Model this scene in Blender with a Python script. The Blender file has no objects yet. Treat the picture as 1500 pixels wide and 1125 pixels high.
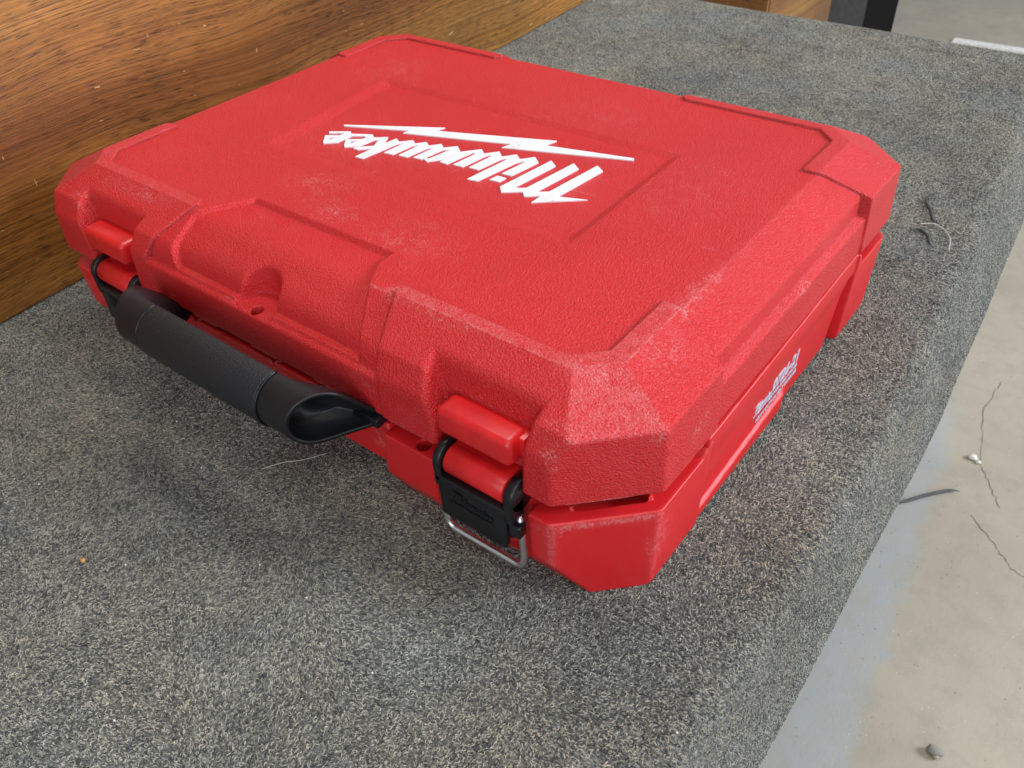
import bpy, bmesh, math, random
import numpy as np
from mathutils import Matrix, Vector

# ------------------------------------------------------------------ units
# The case is laid out in millimetres: x along the handle side, y to the back,
# z = 0 at its top.  world = (x, y, z + TOP) / 1000
BENCH = 650.0
TOP = BENCH + 131.0
CX, CY = 210.0, 152.0

def W(x, y, z):
    return (x / 1000.0, y / 1000.0, (z + TOP) / 1000.0)

scene = bpy.context.scene
# ------------------------------------------------------------------ camera
cam_data = bpy.data.cameras.new('camera')
cam = bpy.data.objects.new('camera', cam_data)
scene.collection.objects.link(cam)
cam_data.sensor_width = 36.0
cam_data.lens = 1.2047 * 24.0
cam_data.clip_start = 0.02
cam_data.clip_end = 60
R = (Matrix.Rotation(math.radians(39.8668), 3, 'Z') @ Matrix.Rotation(math.radians(49.7681), 3, 'X')
     @ Matrix.Rotation(math.radians(-3.47699), 3, 'Z'))
cam.matrix_world = Matrix.Translation(W(580.51, -252.48, 242.20)) @ R.to_4x4()
cam_data.dof.use_dof = True
cam_data.dof.focus_distance = 0.52
cam_data.dof.aperture_fstop = 20.0
scene.camera = cam

# ------------------------------------------------------------------ world and lamps
world = bpy.data.worlds.new('World')
scene.world = world
world.use_nodes = True
bg = world.node_tree.nodes['Background']
bg.inputs['Color'].default_value = (0.92, 0.95, 1.0, 1)
bg.inputs['Strength'].default_value = 0.31

def lamp(name, loc, target, sx, sy, power, color):
    l = bpy.data.lights.new(name, 'AREA')
    l.shape = 'RECTANGLE'; l.size = sx; l.size_y = sy
    l.energy = power; l.color = color
    o = bpy.data.objects.new(name, l)
    scene.collection.objects.link(o)
    o.location = loc
    d = Vector(target) - Vector(loc)
    o.rotation_euler = d.to_track_quat('-Z', 'Y').to_euler()
    return o
C0 = W(210, 150, -60)
# open workshop door far behind and to the right, and two ceiling fixtures
lamp('door_light', (3.8, 2.5, 2.65), C0, 2.0, 1.3, 215, (0.86, 0.91, 1.0))
lamp('ceiling_light', (0.2, 0.9, 3.1), C0, 1.6, 0.5, 26, (1.0, 0.95, 0.88))
lamp('ceiling_light', (1.6, -0.9, 3.0), C0, 1.6, 0.5, 16, (1.0, 0.96, 0.9))

lamp('front_fill', (1.9, -2.6, 1.7), C0, 2.2, 1.4, 34, (0.93, 0.96, 1.0))  # unseen fill lamp added on the camera side to lift the front faces
scene.view_settings.view_transform = 'Standard'
scene.view_settings.look = 'None'
scene.view_settings.exposure = 0.15
scene.view_settings.gamma = 1.0

# ------------------------------------------------------------------ material helpers
class NT:
    def __init__(s, name):
        s.m = bpy.data.materials.new(name); s.m.use_nodes = True
        s.t = s.m.node_tree; s.b = s.t.nodes['Principled BSDF']
        s.tc = s.t.nodes.new('ShaderNodeTexCoord')
        s.obj = s.tc.outputs['Object']
    def n(s, kind, **kw):
        nd = s.t.nodes.new(kind)
        for k, v in kw.items():
            if k.startswith('i_'):
                nd.inputs[k[2:].replace('_', ' ')].default_value = v
            else:
                setattr(nd, k, v)
        return nd
    def l(s, a, b): s.t.links.new(a, b)
    def noise(s, scale, detail=3, rough=.5, vec=None, dist=0.0):
        nd = s.n('ShaderNodeTexNoise'); nd.inputs['Scale'].default_value = scale
        nd.inputs['Detail'].default_value = detail; nd.inputs['Roughness'].default_value = rough
        nd.inputs['Distortion'].default_value = dist
        s.l(vec if vec is not None else s.obj, nd.inputs['Vector']); return nd.outputs['Fac']
    def voro(s, scale, vec=None, feature='F1', smooth=None):
        nd = s.n('ShaderNodeTexVoronoi', feature=feature); nd.inputs['Scale'].default_value = scale
        s.l(vec if vec is not None else s.obj, nd.inputs['Vector']); return nd.outputs['Distance']
    def map(s, scale=(1, 1, 1), rot=(0, 0, 0), loc=(0, 0, 0), vec=None):
        nd = s.n('ShaderNodeMapping'); nd.inputs['Scale'].default_value = scale
        nd.inputs['Rotation'].default_value = rot; nd.inputs['Location'].default_value = loc
        s.l(vec if vec is not None else s.obj, nd.inputs['Vector']); return nd.outputs[0]
    def ramp(s, fac, stops):
        nd = s.n('ShaderNodeValToRGB'); e = nd.color_ramp.elements
        while len(e) < len(stops): e.new(0.5)
        for el, (p, c) in zip(e, stops):
            el.position = p; el.color = (*c, 1) if len(c) == 3 else c
        s.l(fac, nd.inputs[0]); return nd.outputs[0]
    def rng(s, v, a, b, c=0.0, d=1.0, smooth=False):
        nd = s.n('ShaderNodeMapRange'); nd.clamp = True
        if smooth: nd.interpolation_type = 'SMOOTHSTEP'
        for i, x in zip(('From Min', 'From Max', 'To Min', 'To Max'), (a, b, c, d)): nd.inputs[i].default_value = x
        s.l(v, nd.inputs['Value']); return nd.outputs[0]
    def math(s, op, a, b=None, c=None):
        nd = s.n('ShaderNodeMath', operation=op)
        for i, x in enumerate((a, b, c)):
            if x is None: continue
            if isinstance(x, (int, float)): nd.inputs[i].default_value = x
            else: s.l(x, nd.inputs[i])
        return nd.outputs[0]
    def mix(s, f, a, b):
        nd = s.n('ShaderNodeMix', data_type='RGBA')
        for i, x in (('Factor', f), ('A', a), ('B', b)):
            k = {'Factor': 0, 'A': 6, 'B': 7}[i]
            if isinstance(x, (int, float)): nd.inputs[k].default_value = x
            elif isinstance(x, tuple): nd.inputs[k].default_value = (*x, 1)
            else: s.l(x, nd.inputs[k])
        return nd.outputs[2]
    def bump(s, h, strength, dist, prev=None):
        nd = s.n('ShaderNodeBump'); nd.inputs['Strength'].default_value = strength
        nd.inputs['Distance'].default_value = dist; s.l(h, nd.inputs['Height'])
        if prev is not None: s.l(prev, nd.inputs['Normal'])
        return nd.outputs[0]
    def set(s, color=None, rough=None, normal=None, **kw):
        for k, v in (('Base Color', color), ('Roughness', rough), ('Normal', normal)):
            if v is None: continue
            if isinstance(v, tuple): s.b.inputs[k].default_value = (*v, 1)
            elif isinstance(v, (int, float)): s.b.inputs[k].default_value = v
            else: s.l(v, s.b.inputs[k])
        for k, v in kw.items(): s.b.inputs[k.replace('_', ' ')].default_value = v
        return s.m
    def near(s, p, r, vec=None):
        """1 at object-space point p, falling to 0 at radius r (tuple = ellipsoid)"""
        rr = (r, r, r) if isinstance(r, (int, float)) else r
        nd = s.n('ShaderNodeVectorMath', operation='SUBTRACT'); s.l(vec if vec is not None else s.obj, nd.inputs[0])
        nd.inputs[1].default_value = p
        n2 = s.n('ShaderNodeVectorMath', operation='DIVIDE'); s.l(nd.outputs[0], n2.inputs[0]); n2.inputs[1].default_value = rr
        n3 = s.n('ShaderNodeVectorMath', operation='LENGTH'); s.l(n2.outputs[0], n3.inputs[0])
        return s.rng(n3.outputs['Value'], 0.0, 1.0, 1.0, 0.0, smooth=True)

def L(x, y, z):      # case millimetres -> case object space
    return ((x - CX) / 1000, (y - CY) / 1000, (z + 131) / 1000)

RED = (0.63, 0.0130, 0.0165)
def red_plastic(name, grain, scuffs, wear=1.0):
    n = NT(name)
    # scuffed, whitened plastic
    g = n.n('ShaderNodeNewGeometry')
    fine = n.noise(900, 3, .7)
    mid = n.noise(60, 4, .6)
    edge = n.rng(g.outputs['Pointiness'], 0.515, 0.60)
    em = n.math('MULTIPLY', edge, n.rng(n.math('ADD', n.math('MULTIPLY', fine, .5), n.math('MULTIPLY', mid, .6)), 0.5, 0.68))
    tot = n.math('MULTIPLY', em, 0.30 * wear)
    at = n.n('ShaderNodeAttribute', attribute_name='wear')
    nz = n.math('ADD', n.math('MULTIPLY', fine, .7), n.math('MULTIPLY', n.noise(180, 4, .75), .5))
    tot = n.math('MAXIMUM', tot, n.math('MULTIPLY', at.outputs['Fac'], n.rng(nz, .53, .70, .03, .72)))
    speck = n.rng(n.math('ADD', n.math('MULTIPLY', n.noise(650, 2, .7), .6), n.math('MULTIPLY', n.noise(110, 5, .7, dist=.6), .5)), 0.55, 0.72)
    for p, r, k in scuffs:
        m = n.math('MULTIPLY', n.near(L(*p), tuple(q / 1000 for q in r)), n.math('MULTIPLY', speck, k))
        tot = n.math('MAXIMUM', tot, m)
    # faint overall haze of tiny scratches
    st = n.noise(1.0, 4, .7, vec=n.map(scale=(40, 260, 200), rot=(0, 0, .5)))
    st2 = n.noise(1.0, 4, .7, vec=n.map(scale=(260, 50, 200), rot=(0, 0, .35)))
    haze = n.math('ADD', n.rng(st, .69, .73, 0, .20), n.rng(st2, .70, .74, 0, .20))
    haze = n.math('ADD', haze, n.rng(mid, .5, .8, 0, .02))
    tot = n.math('MAXIMUM', tot, n.math('MULTIPLY', haze, wear))
    big = n.noise(9, 4, .6)
    base = n.mix(n.rng(big, .3, .7), (RED[0]*.93, RED[1]*.95, RED[2]), (RED[0]*1.03, RED[1]*1.25, RED[2]*1.3))
    col = n.mix(tot, base, (0.84, 0.47, 0.48))
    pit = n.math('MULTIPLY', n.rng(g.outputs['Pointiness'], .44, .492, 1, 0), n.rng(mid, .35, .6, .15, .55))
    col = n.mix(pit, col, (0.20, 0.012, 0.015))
    sm = n.n('ShaderNodeAttribute', attribute_name='step_shade')
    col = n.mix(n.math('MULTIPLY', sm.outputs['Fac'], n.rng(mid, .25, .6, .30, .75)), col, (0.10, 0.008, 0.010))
    # grime low on the shell
    sep = n.n('ShaderNodeSeparateXYZ'); n.l(n.obj, sep.inputs[0])
    gr = n.rng(n.noise(38, 6, .7, dist=.8), .60, .76, 0, .5)
    low = n.rng(sep.outputs['Z'], .03, .07, 1.0, .12) if not grain else n.rng(sep.outputs['Z'], .07, .11, .45, .0)
    col = n.mix(n.math('MULTIPLY', gr, low), col, (0.12, 0.02, 0.022))
    nrm = None
    if grain:
        wv = n.noise(210, 2, .5)
        w = n.n('ShaderNodeVectorMath', operation='SCALE'); n.l(n.obj, w.inputs[0]); w.inputs['Scale'].default_value = 1
        v = n.noise(1080, 2.0, .5, dist=.6)
        v2 = n.voro(900)
        h = n.math('ADD', v, n.math('MULTIPLY', v2, .35))
        nrm = n.bump(h, grain, 0.0015)
    else:
        v = n.noise(900, 2, .5)
        nrm = n.bump(v, .12, 0.0006)
    nrm = n.bump(n.noise(26, 3, .5), .25, .0012, nrm)
    rough = n.math('ADD', n.rng(n.noise(30, 4, .6), .3, .7, .34, .44), n.math('MULTIPLY', tot, .25))
    return n.set(col, rough, nrm, IOR=1.5, Specular_IOR_Level=0.5, Subsurface_Weight=0.0)

SC_LID = [((419, -4, -2), (26, 14, 6), .75), ((440, 30, -4), (26, 34, 10), .30), ((433, 66, 0), (16, 16, 8), .8),
          ((429, -36, -14), (22, 10, 8), .6), ((424, -44, -25), (8, 8, 10), .8), ((462, -8, -18), (9, 9, 8), .5),
          ((463, 28, -38), (4, 14, 12), .9), ((463, 158, -29), (7, 16, 6), 1.0), ((460, 205, -20), (6, 22, 10), .35),
          ((432, 120, 0), (10, 60, 6), .32), ((430, 90, -1), (12, 30, 6), .6), ((330, -12, 0), (55, 10, 6), .35),
          ((265, 40, -1), (50, 30, 6), .35), ((200, 38, -1), (40, 20, 6), .42), ((165, 60, -1), (45, 30, 6), .3),
          ((300, -40, -38), (20, 8, 14), .38), ((60, -14, -2), (70, 12, 8), .4), ((20, -32, -14), (16, 12, 14), .5),
          ((300, -6, -2), (14, 10, 8), .8), ((375, -34, -25), (30, 8, 8), .45), ((60, 240, 0), (60, 50, 6), .2),
          ((250, 250, 0), (90, 50, 6), .2), ((120, 120, -2), (60, 60, 6), .22), ((370, 180, -1), (60, 80, 6), .15)]
SC_BASE = [((432, -40, -76), (34, 12, 5), .5), ((462, 0, -95), (10, 16, 26), .42), ((300, -36, -88), (20, 8, 12), .4),
           ((425, -45, -100), (10, 8, 22), .3), ((457, 60, -95), (6, 30, 10), .3)]
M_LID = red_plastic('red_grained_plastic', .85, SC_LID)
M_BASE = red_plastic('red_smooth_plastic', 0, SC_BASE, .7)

def plain(name, col, rough, bump=None, **kw):
    n = NT(name)
    nrm = None
    if bump: nrm = n.bump(n.noise(bump[0], 3, .6), bump[1], bump[2])
    c = n.mix(n.rng(n.noise(70, 4, .6), .35, .7), tuple(x * .85 for x in col), tuple(min(1, x * 1.15) for x in col))
    r = n.rng(n.noise(45, 4, .6), .3, .7, rough * .85, min(1, rough * 1.15))
    return n.set(c, r, nrm, **kw)

M_CATCH = plain('red_gloss_plastic', (0.66, 0.014, 0.018), .32, (240, .12, .0006))
M_BLACK = plain('black_plastic', (0.004, 0.005, 0.008), .46, (700, .3, .0004))
M_BLACK2 = plain('black_smooth_plastic', (0.005, 0.006, 0.009), .36, (300, .08, .0004))
def ink():
    n = NT('white_ink')
    a = n.noise(420, 4, .7); b = n.noise(55, 4, .6)
    chip = n.rng(n.math('ADD', n.math('MULTIPLY', a, .6), n.math('MULTIPLY', b, .45)), .635, .66)
    c = n.mix(n.rng(b, .35, .7), (.84, .86, .92), (.77, .78, .83))
    c = n.mix(n.math('MULTIPLY', chip, .55), c, (.72, .30, .31))
    return n.set(c, .42, n.bump(n.noise(1050, 2, .55, dist=.8), .5, .0010))
M_WHITE = ink()
M_INK = plain('white_worn_print', (0.56, 0.53, 0.64), .5)
M_STEEL = plain('galvanised_wire', (0.80, 0.82, 0.84), .34, (300, .25, .0006), Metallic=1.0)
def rubber():
    n = NT('black_rubber_grip')
    v = n.voro(1100); h = n.math('ADD', n.noise(1500, 2, .6), v)
    nrm = n.bump(h, .45, .0006)
    sp = n.rng(n.noise(1300, 2, .6), .66, .74)
    c = n.mix(n.math('MULTIPLY', sp, .5), (0.0075, 0.0095, 0.013), (.11, .13, .16))
    return n.set(c, .55, nrm)
M_RUBBER = rubber()

# ------------------------------------------------------------------ object helpers
def tag(o, label=None, cat=None, group=None, kind=None):
    if label: o['label'] = label
    if cat: o['category'] = cat
    if group: o['group'] = group
    if kind: o['kind'] = kind
    return o
def empty(name, loc, label, cat, group=None):
    o = bpy.data.objects.new(name, None); scene.collection.objects.link(o)
    o.location = loc; o.empty_display_size = .05
    return tag(o, label, cat, group)
def link(name, me, mat, parent=None, smooth=True):
    o = bpy.data.objects.new(name, me); scene.collection.objects.link(o)
    if mat is not None:
        me.materials.clear(); me.materials.append(mat)
    if parent is not None: o.parent = parent
    me.polygons.foreach_set('use_smooth', np.full(len(me.polygons), smooth))
    me.update()
    return o
def bm_obj(name, bm, mat, parent=None, smooth=False):
    me = bpy.data.meshes.new(name); bmesh.ops.recalc_face_normals(bm, faces=bm.faces[:])
    bm.to_mesh(me); bm.free()
    return link(name, me, mat, parent, smooth)
def np_mesh(name, verts, quads):
    me = bpy.data.meshes.new(name)
    me.vertices.add(len(verts)); me.vertices.foreach_set('co', np.asarray(verts, np.float32).ravel())
    nq = len(quads); me.loops.add(nq * 4); me.polygons.add(nq)
    me.loops.foreach_set('vertex_index', np.asarray(quads, np.int32).ravel())
    me.polygons.foreach_set('loop_start', np.arange(0, nq * 4, 4, dtype=np.int32))
    me.polygons.foreach_set('loop_total', np.full(nq, 4, np.int32))
    me.update(calc_edges=True); me.validate()
    return me

# ------------------------------------------------------------------ moulded shells: distance field -> mesh
def smax(a, b, k):
    h = np.clip(.5 + .5 * (a - b) / k, 0, 1)
    return b + (a - b) * h + k * h * (1 - h)
def smin(a, b, k): return -smax(-a, -b, k)
def surface_nets(F, o, h):
    """quads of the zero surface of F (negative inside), sampled at o + h*(i,j,k)"""
    nx, ny, nz = F.shape
    S = F < 0
    c = np.zeros((nx - 1, ny - 1, nz - 1), np.uint8)
    for i in (0, 1):
        for j in (0, 1):
            for k in (0, 1):
                c += S[i:nx - 1 + i, j:ny - 1 + j, k:nz - 1 + k]
    act = (c > 0) & (c < 8)
    I, J, K = np.nonzero(act)
    vid = np.full(act.shape, -1, np.int32); vid[I, J, K] = np.arange(len(I))
    P = np.zeros((len(I), 3), np.float64); cnt = np.zeros(len(I))
    cor = [(a, b, d) for a in (0, 1) for b in (0, 1) for d in (0, 1)]
    val = {q: F[I + q[0], J + q[1], K + q[2]].astype(np.float64) for q in cor}
    for q in cor:
        for ax in range(3):
            if q[ax]: continue
            r = list(q); r[ax] = 1; r = tuple(r)
            a, b = val[q], val[r]; m = (a < 0) != (b < 0)
            t = np.where(m, a / np.where(m, a - b, 1), 0)
            for e in range(3):
                P[:, e] += np.where(m, q[e] + (t if e == ax else 0), 0)
            cnt += m
    P /= cnt[:, None]
    P += np.stack([I, J, K], 1)
    P = P * h + np.array(o)
    quads = []
    for ax in range(3):
        sl0 = [slice(None)] * 3; sl1 = [slice(None)] * 3
        sl0[ax] = slice(0, -1); sl1[ax] = slice(1, None)
        A, B = S[tuple(sl0)], S[tuple(sl1)]
        D = A != B
        e1, e2 = [(1, 2), (2, 0), (0, 1)][ax]
        idx = np.stack(np.nonzero(D), 1)
        ok = (idx[:, e1] > 0) & (idx[:, e2] > 0) & (idx[:, e1] < F.shape[e1] - 1) & (idx[:, e2] < F.shape[e2] - 1)
        idx = idx[ok]
        def v(d1, d2):
            q = idx.copy(); q[:, e1] += d1; q[:, e2] += d2
            return vid[q[:, 0], q[:, 1], q[:, 2]]
        q = np.stack([v(-1, -1), v(0, -1), v(0, 0), v(-1, 0)], 1)
        ins = S[idx[:, 0], idx[:, 1], idx[:, 2]]
        q[~ins] = q[~ins][:, ::-1]
        quads.append(q)
    return P, np.concatenate(quads)
LOGO = {'letters_left': [[(104.45, 123.39), (118.53, 131.99), (122.44, 129.36), (136.7, 136.95), (141.61, 133.45), (149.81, 139.82), (155.43, 129.84), (156.99, 141.22), (162.51, 138.01), (169.63, 145.35), (174.74, 141.74), (180.01, 148.24), (185.62, 144.47), (191.47, 151.51), (196.9, 147.39), (203.75, 154.81), (210.82, 149.18), (209.35, 133.21), (201.85, 124.41), (196.59, 126.68), (196.21, 125.03), (189.02, 124.31), (190.89, 142.83), (190.25, 144.13), (187.51, 139.68), (184.88, 122.25), (177.69, 121.38), (179.04, 139.77), (178.27, 141.01), (175.43, 137.11), (173.34, 120.02), (165.8, 118.99), (167.54, 136.98), (166.93, 137.91), (163.69, 133.1), (159.85, 103.92), (152.82, 103.35), (154.07, 119.33), (146.73, 112.45), (142.06, 112.12), (141.73, 114.06), (151.61, 123.16), (147.13, 132.95), (144.52, 129.14), (142.9, 116.71), (135.04, 110.25), (132.22, 112.28), (125.64, 120.52), (135.91, 126.83), (136.39, 130.24), (134.05, 131.72), (125.32, 126.59), (124.15, 112.98), (117.0, 106.5), (114.35, 108.38), (107.19, 117.07), (116.56, 122.81), (117.46, 126.08), (116.48, 126.73), (107.4, 120.95)], [(113.47, 115.62), (117.15, 118.44), (116.03, 112.73)], [(131.59, 119.75), (135.57, 122.75), (134.06, 117.0)], [(196.34, 129.38), (199.7, 127.91), (202.9, 146.37), (201.89, 147.53), (198.62, 143.4)]], 'letters_mid': [[(211.83, 149.03), (221.71, 159.84), (227.39, 155.27), (234.66, 163.48), (241.14, 157.99), (247.68, 166.12), (254.11, 161.37), (260.95, 169.63), (267.86, 163.98), (264.29, 138.44), (256.86, 137.79), (259.57, 159.07), (258.35, 160.03), (255.14, 155.13), (249.93, 120.61), (242.35, 119.19), (246.66, 156.39), (245.62, 157.25), (242.79, 153.48), (240.04, 133.79), (232.18, 133.03), (234.34, 154.48), (233.09, 155.73), (230.79, 152.88), (227.9, 131.53), (220.31, 130.71), (222.55, 151.03), (220.71, 152.77), (219.25, 150.84), (216.08, 129.06), (209.77, 128.9)]], 'dot': [[(255.37, 126.55), (256.45, 133.69), (263.42, 134.03), (262.96, 127.34)]], 'initial': [[(273.4, 170.99), (280.72, 165.77), (276.0, 125.57), (282.93, 129.97), (288.78, 175.47), (296.23, 170.35), (291.54, 129.05), (298.39, 133.63), (304.06, 181.09), (311.51, 176.04), (306.84, 131.25), (325.17, 137.81), (297.37, 116.0), (297.27, 126.53), (288.73, 119.94), (284.21, 124.63), (272.97, 116.55), (267.51, 122.35)]], 'bolt': [[(104.87, 138.01), (174.97, 174.21), (172.48, 166.25), (258.53, 198.7), (255.47, 188.29), (318.89, 203.25), (320.31, 200.29), (231.75, 169.54), (233.95, 177.43), (154.21, 150.49), (155.72, 156.19), (106.79, 136.46)]]}
def grid(h):
    global gx, gy, X, Y, U, V
    gx = np.arange(-49.5, 470.5, h, dtype=np.float32); gy = np.arange(-49.5, 354.5, h, dtype=np.float32)
    X = gx[:, None, None]; Y = gy[None, :, None]
    U = np.abs(X - 210)                       # the case is symmetric about x = 210
    V = np.minimum(Y, 304.5 - Y)              # and its guards are symmetric front to back

def build_lid():
    H = 0.85; grid(H)
    gz = np.arange(-57.3, 3.0, H, dtype=np.float32); Z = gz[None, None, :]
    dr = .035 * (Z + 54.7)
    def outline(du, dv, dc):
        return smax(smax(U + dr - (255 - du), -V + dr - (45 - dv), 1.2), (U - V + dr * 1.4 - (260.4 - dc)) / 1.4142, 1.2)
    def bevels(s, k):
        b1 = ((U - 221) * .46 + Z + s) / 1.10
        b2 = (-(V + 8) * .5 + Z + s) / 1.118
        b3 = ((U - V - 211) * .318 + Z + s) / 1.097
        b4 = (-(V + 36) * 1.625 + (Z + 14) + s * 1.9) / 1.908
        b = smax(smax(b1, b3, k), b2, k)
        return smax(b, b4, k * 2)
    # raised guards on the corners
    g = smax(Z, bevels(0, .35), .35)
    g = smax(g, outline(0, 0, 0), 1.6)
    octa = np.maximum(np.maximum(U - 210, -V), (U - V - 196) / 1.4142)
    c1 = (85 + .45 * np.maximum(-V, 0)) - U
    c1b = ((85 + 7) - U - np.maximum(-V, 0)) / 1.414            # clipped tip of the front ends
    c2 = V - np.maximum(64 - .40 * np.maximum(U - 218, 0), 50)
    guard = np.maximum(np.maximum(-octa, np.maximum(c1 * .92, c1b)), c2 * .93)
    guard = smax(g, np.broadcast_to(guard, (len(gx), len(gy), 1)), .7)
    del g
    # main shell
    b = smax(Z + 1.9, bevels(2.1, .9), .9)
    b = smax(b, smax(U + dr - 248.3, -V + dr - 40.6, 2.0), 2.6)
    b = smax(b, (U - V + dr - 254) / 1.4142, 1.5)
    fl = smax(outline(1.6, .6, 1.5), (Z + 27.0) + .35 * np.maximum(U - 246, 0) + .5 * np.maximum(-V - 38, 0), 2.0)
    b = smin(b, fl, 1.6)
    # sunken field round the emblem
    zz = Z + 4.2
    left = ((92.5 - (Y - 95) * 0.115) - X - zz * 4.8) / 4.9
    right = (X - (341.5 - (Y - 95) * .02) - zz * 2.4) / 2.6
    back = (Y - 216 - zz * 2.4) / 2.6
    front = (90 - Y - zz * 4.2 + (X - 90) * 0.018) / 4.3
    pan = np.maximum(np.maximum(left, right), np.maximum(back, front))
    pan = smax(pan, -zz, .3)
    b = smax(b, -pan, .3)
    # sunken bay above the handle
    nb = bevels(4.8, 2.5)
    nb = smax(smax(Z + 4.9, nb, 3.0), (-Y - 37.3 + dr), 7.0)      # the lower surface
    side = np.maximum((126 - X + np.maximum(Y + 12, 0) * .62 + (np.maximum(-Y - 8, 0)) * .12) * .9 + (Z + 4.9 + np.maximum(-8 - Y, 0) * .5) * -.8,
                      X - 268 - np.maximum(10 - Y, 0) * .62)
    reg = np.maximum(side, (Y - 20.5) - (Z + 4.9) * .9)
    reg = np.maximum(reg, -(Z + 26.2))
    cut = np.maximum(reg * .8, -nb)
    b = smax(b, -cut, .6)
    # thumb groove in the middle with a drilled lug at its foot
    gr = np.sqrt((np.abs(X - 209.5)) ** 2 + np.maximum(Y + 37, 0) ** 2 + 0 * Z) - 16.0 - np.clip((Z + 22) * .16, 0, 4)
    gr = smax(gr, -(Z + 28.6), 1.5)
    b = smax(b, -gr, 2.0)
    F = smin(b, guard, .25)
    del b, guard
    # latch recesses
    for x0, x1 in ((345, 409.5), (22.5, 87)):
        xl = x0 - 3 + .34 * np.clip(-6 - Z, 0, 34)
        rec = smax(xl - X, X - x1 - (Z + 20) * .04, 2)
        rec = smax(rec, Y + 26.5 + .17 * (-8 - Z), 2.5)
        F = smax(F, -rec, 3.6)
    # drilled lug
    hole = np.maximum(np.sqrt((X - 211) ** 2 + (Y + 38.2) ** 2) - 3.9, -(Z + 46)); F = np.maximum(F, -hole)
    # underside with a slightly ragged parting edge
    F = np.maximum(F, -(Z + 54.7 + .25 * np.sin(X * .11) * np.sin(Y * .05)))
    P, Q = surface_nets(F, (gx[0], gy[0], gz[0]), H)
    # wear: rubbed flats of the guards, their crests, the corner facets, the mould flash at the parting edge
    u = np.abs(P[:, 0] - 210); v = np.minimum(P[:, 1], 304.5 - P[:, 1]); z = P[:, 2]
    crest = np.maximum(np.maximum((u - 221) * .46, -(v + 8) * .5), (u - v - 211) * .318)
    oc = np.maximum(np.maximum(u - 210, -v), (u - v - 196) / 1.4142)
    on_g = (oc > 0) & (z > -.9)
    front = np.clip((150 - P[:, 1]) / 100, .25, 1)
    w = np.where(on_g & (crest < .3), .24, 0.0)
    w = np.maximum(w, np.exp(-(crest / .35) ** 2) * (np.abs(z) < 2.6) * (.55 + .0 * z) * np.where(oc > 0, 1, 0))
    fac = ((u - v - 211) * .318 > np.maximum((u - 221) * .46, -(v + 8) * .5)) & (oc > 0) & (z < .2) & (z > -16.5)
    w = np.maximum(w, np.where(fac, .27, 0))
    # dark line painted round the guards as the shade of their step
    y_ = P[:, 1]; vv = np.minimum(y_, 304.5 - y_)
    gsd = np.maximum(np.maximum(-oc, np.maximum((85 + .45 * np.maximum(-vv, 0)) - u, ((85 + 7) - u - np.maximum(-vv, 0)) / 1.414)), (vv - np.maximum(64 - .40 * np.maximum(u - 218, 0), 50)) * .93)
    step_shade = np.clip(1 - np.abs(gsd - .45) / .75, 0, 1) * (z > -27)
    w *= np.where((P[:, 0] > 150), 1, .5) * front
    w = np.maximum(w, .9 * np.exp(-((z + 54.7) / .5) ** 2))
    w = np.maximum(w, .14 * np.exp(-((z + 28) / 1.6) ** 2) * (u > 243) * (v > 55))
    return P, Q, w, step_shade

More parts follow.
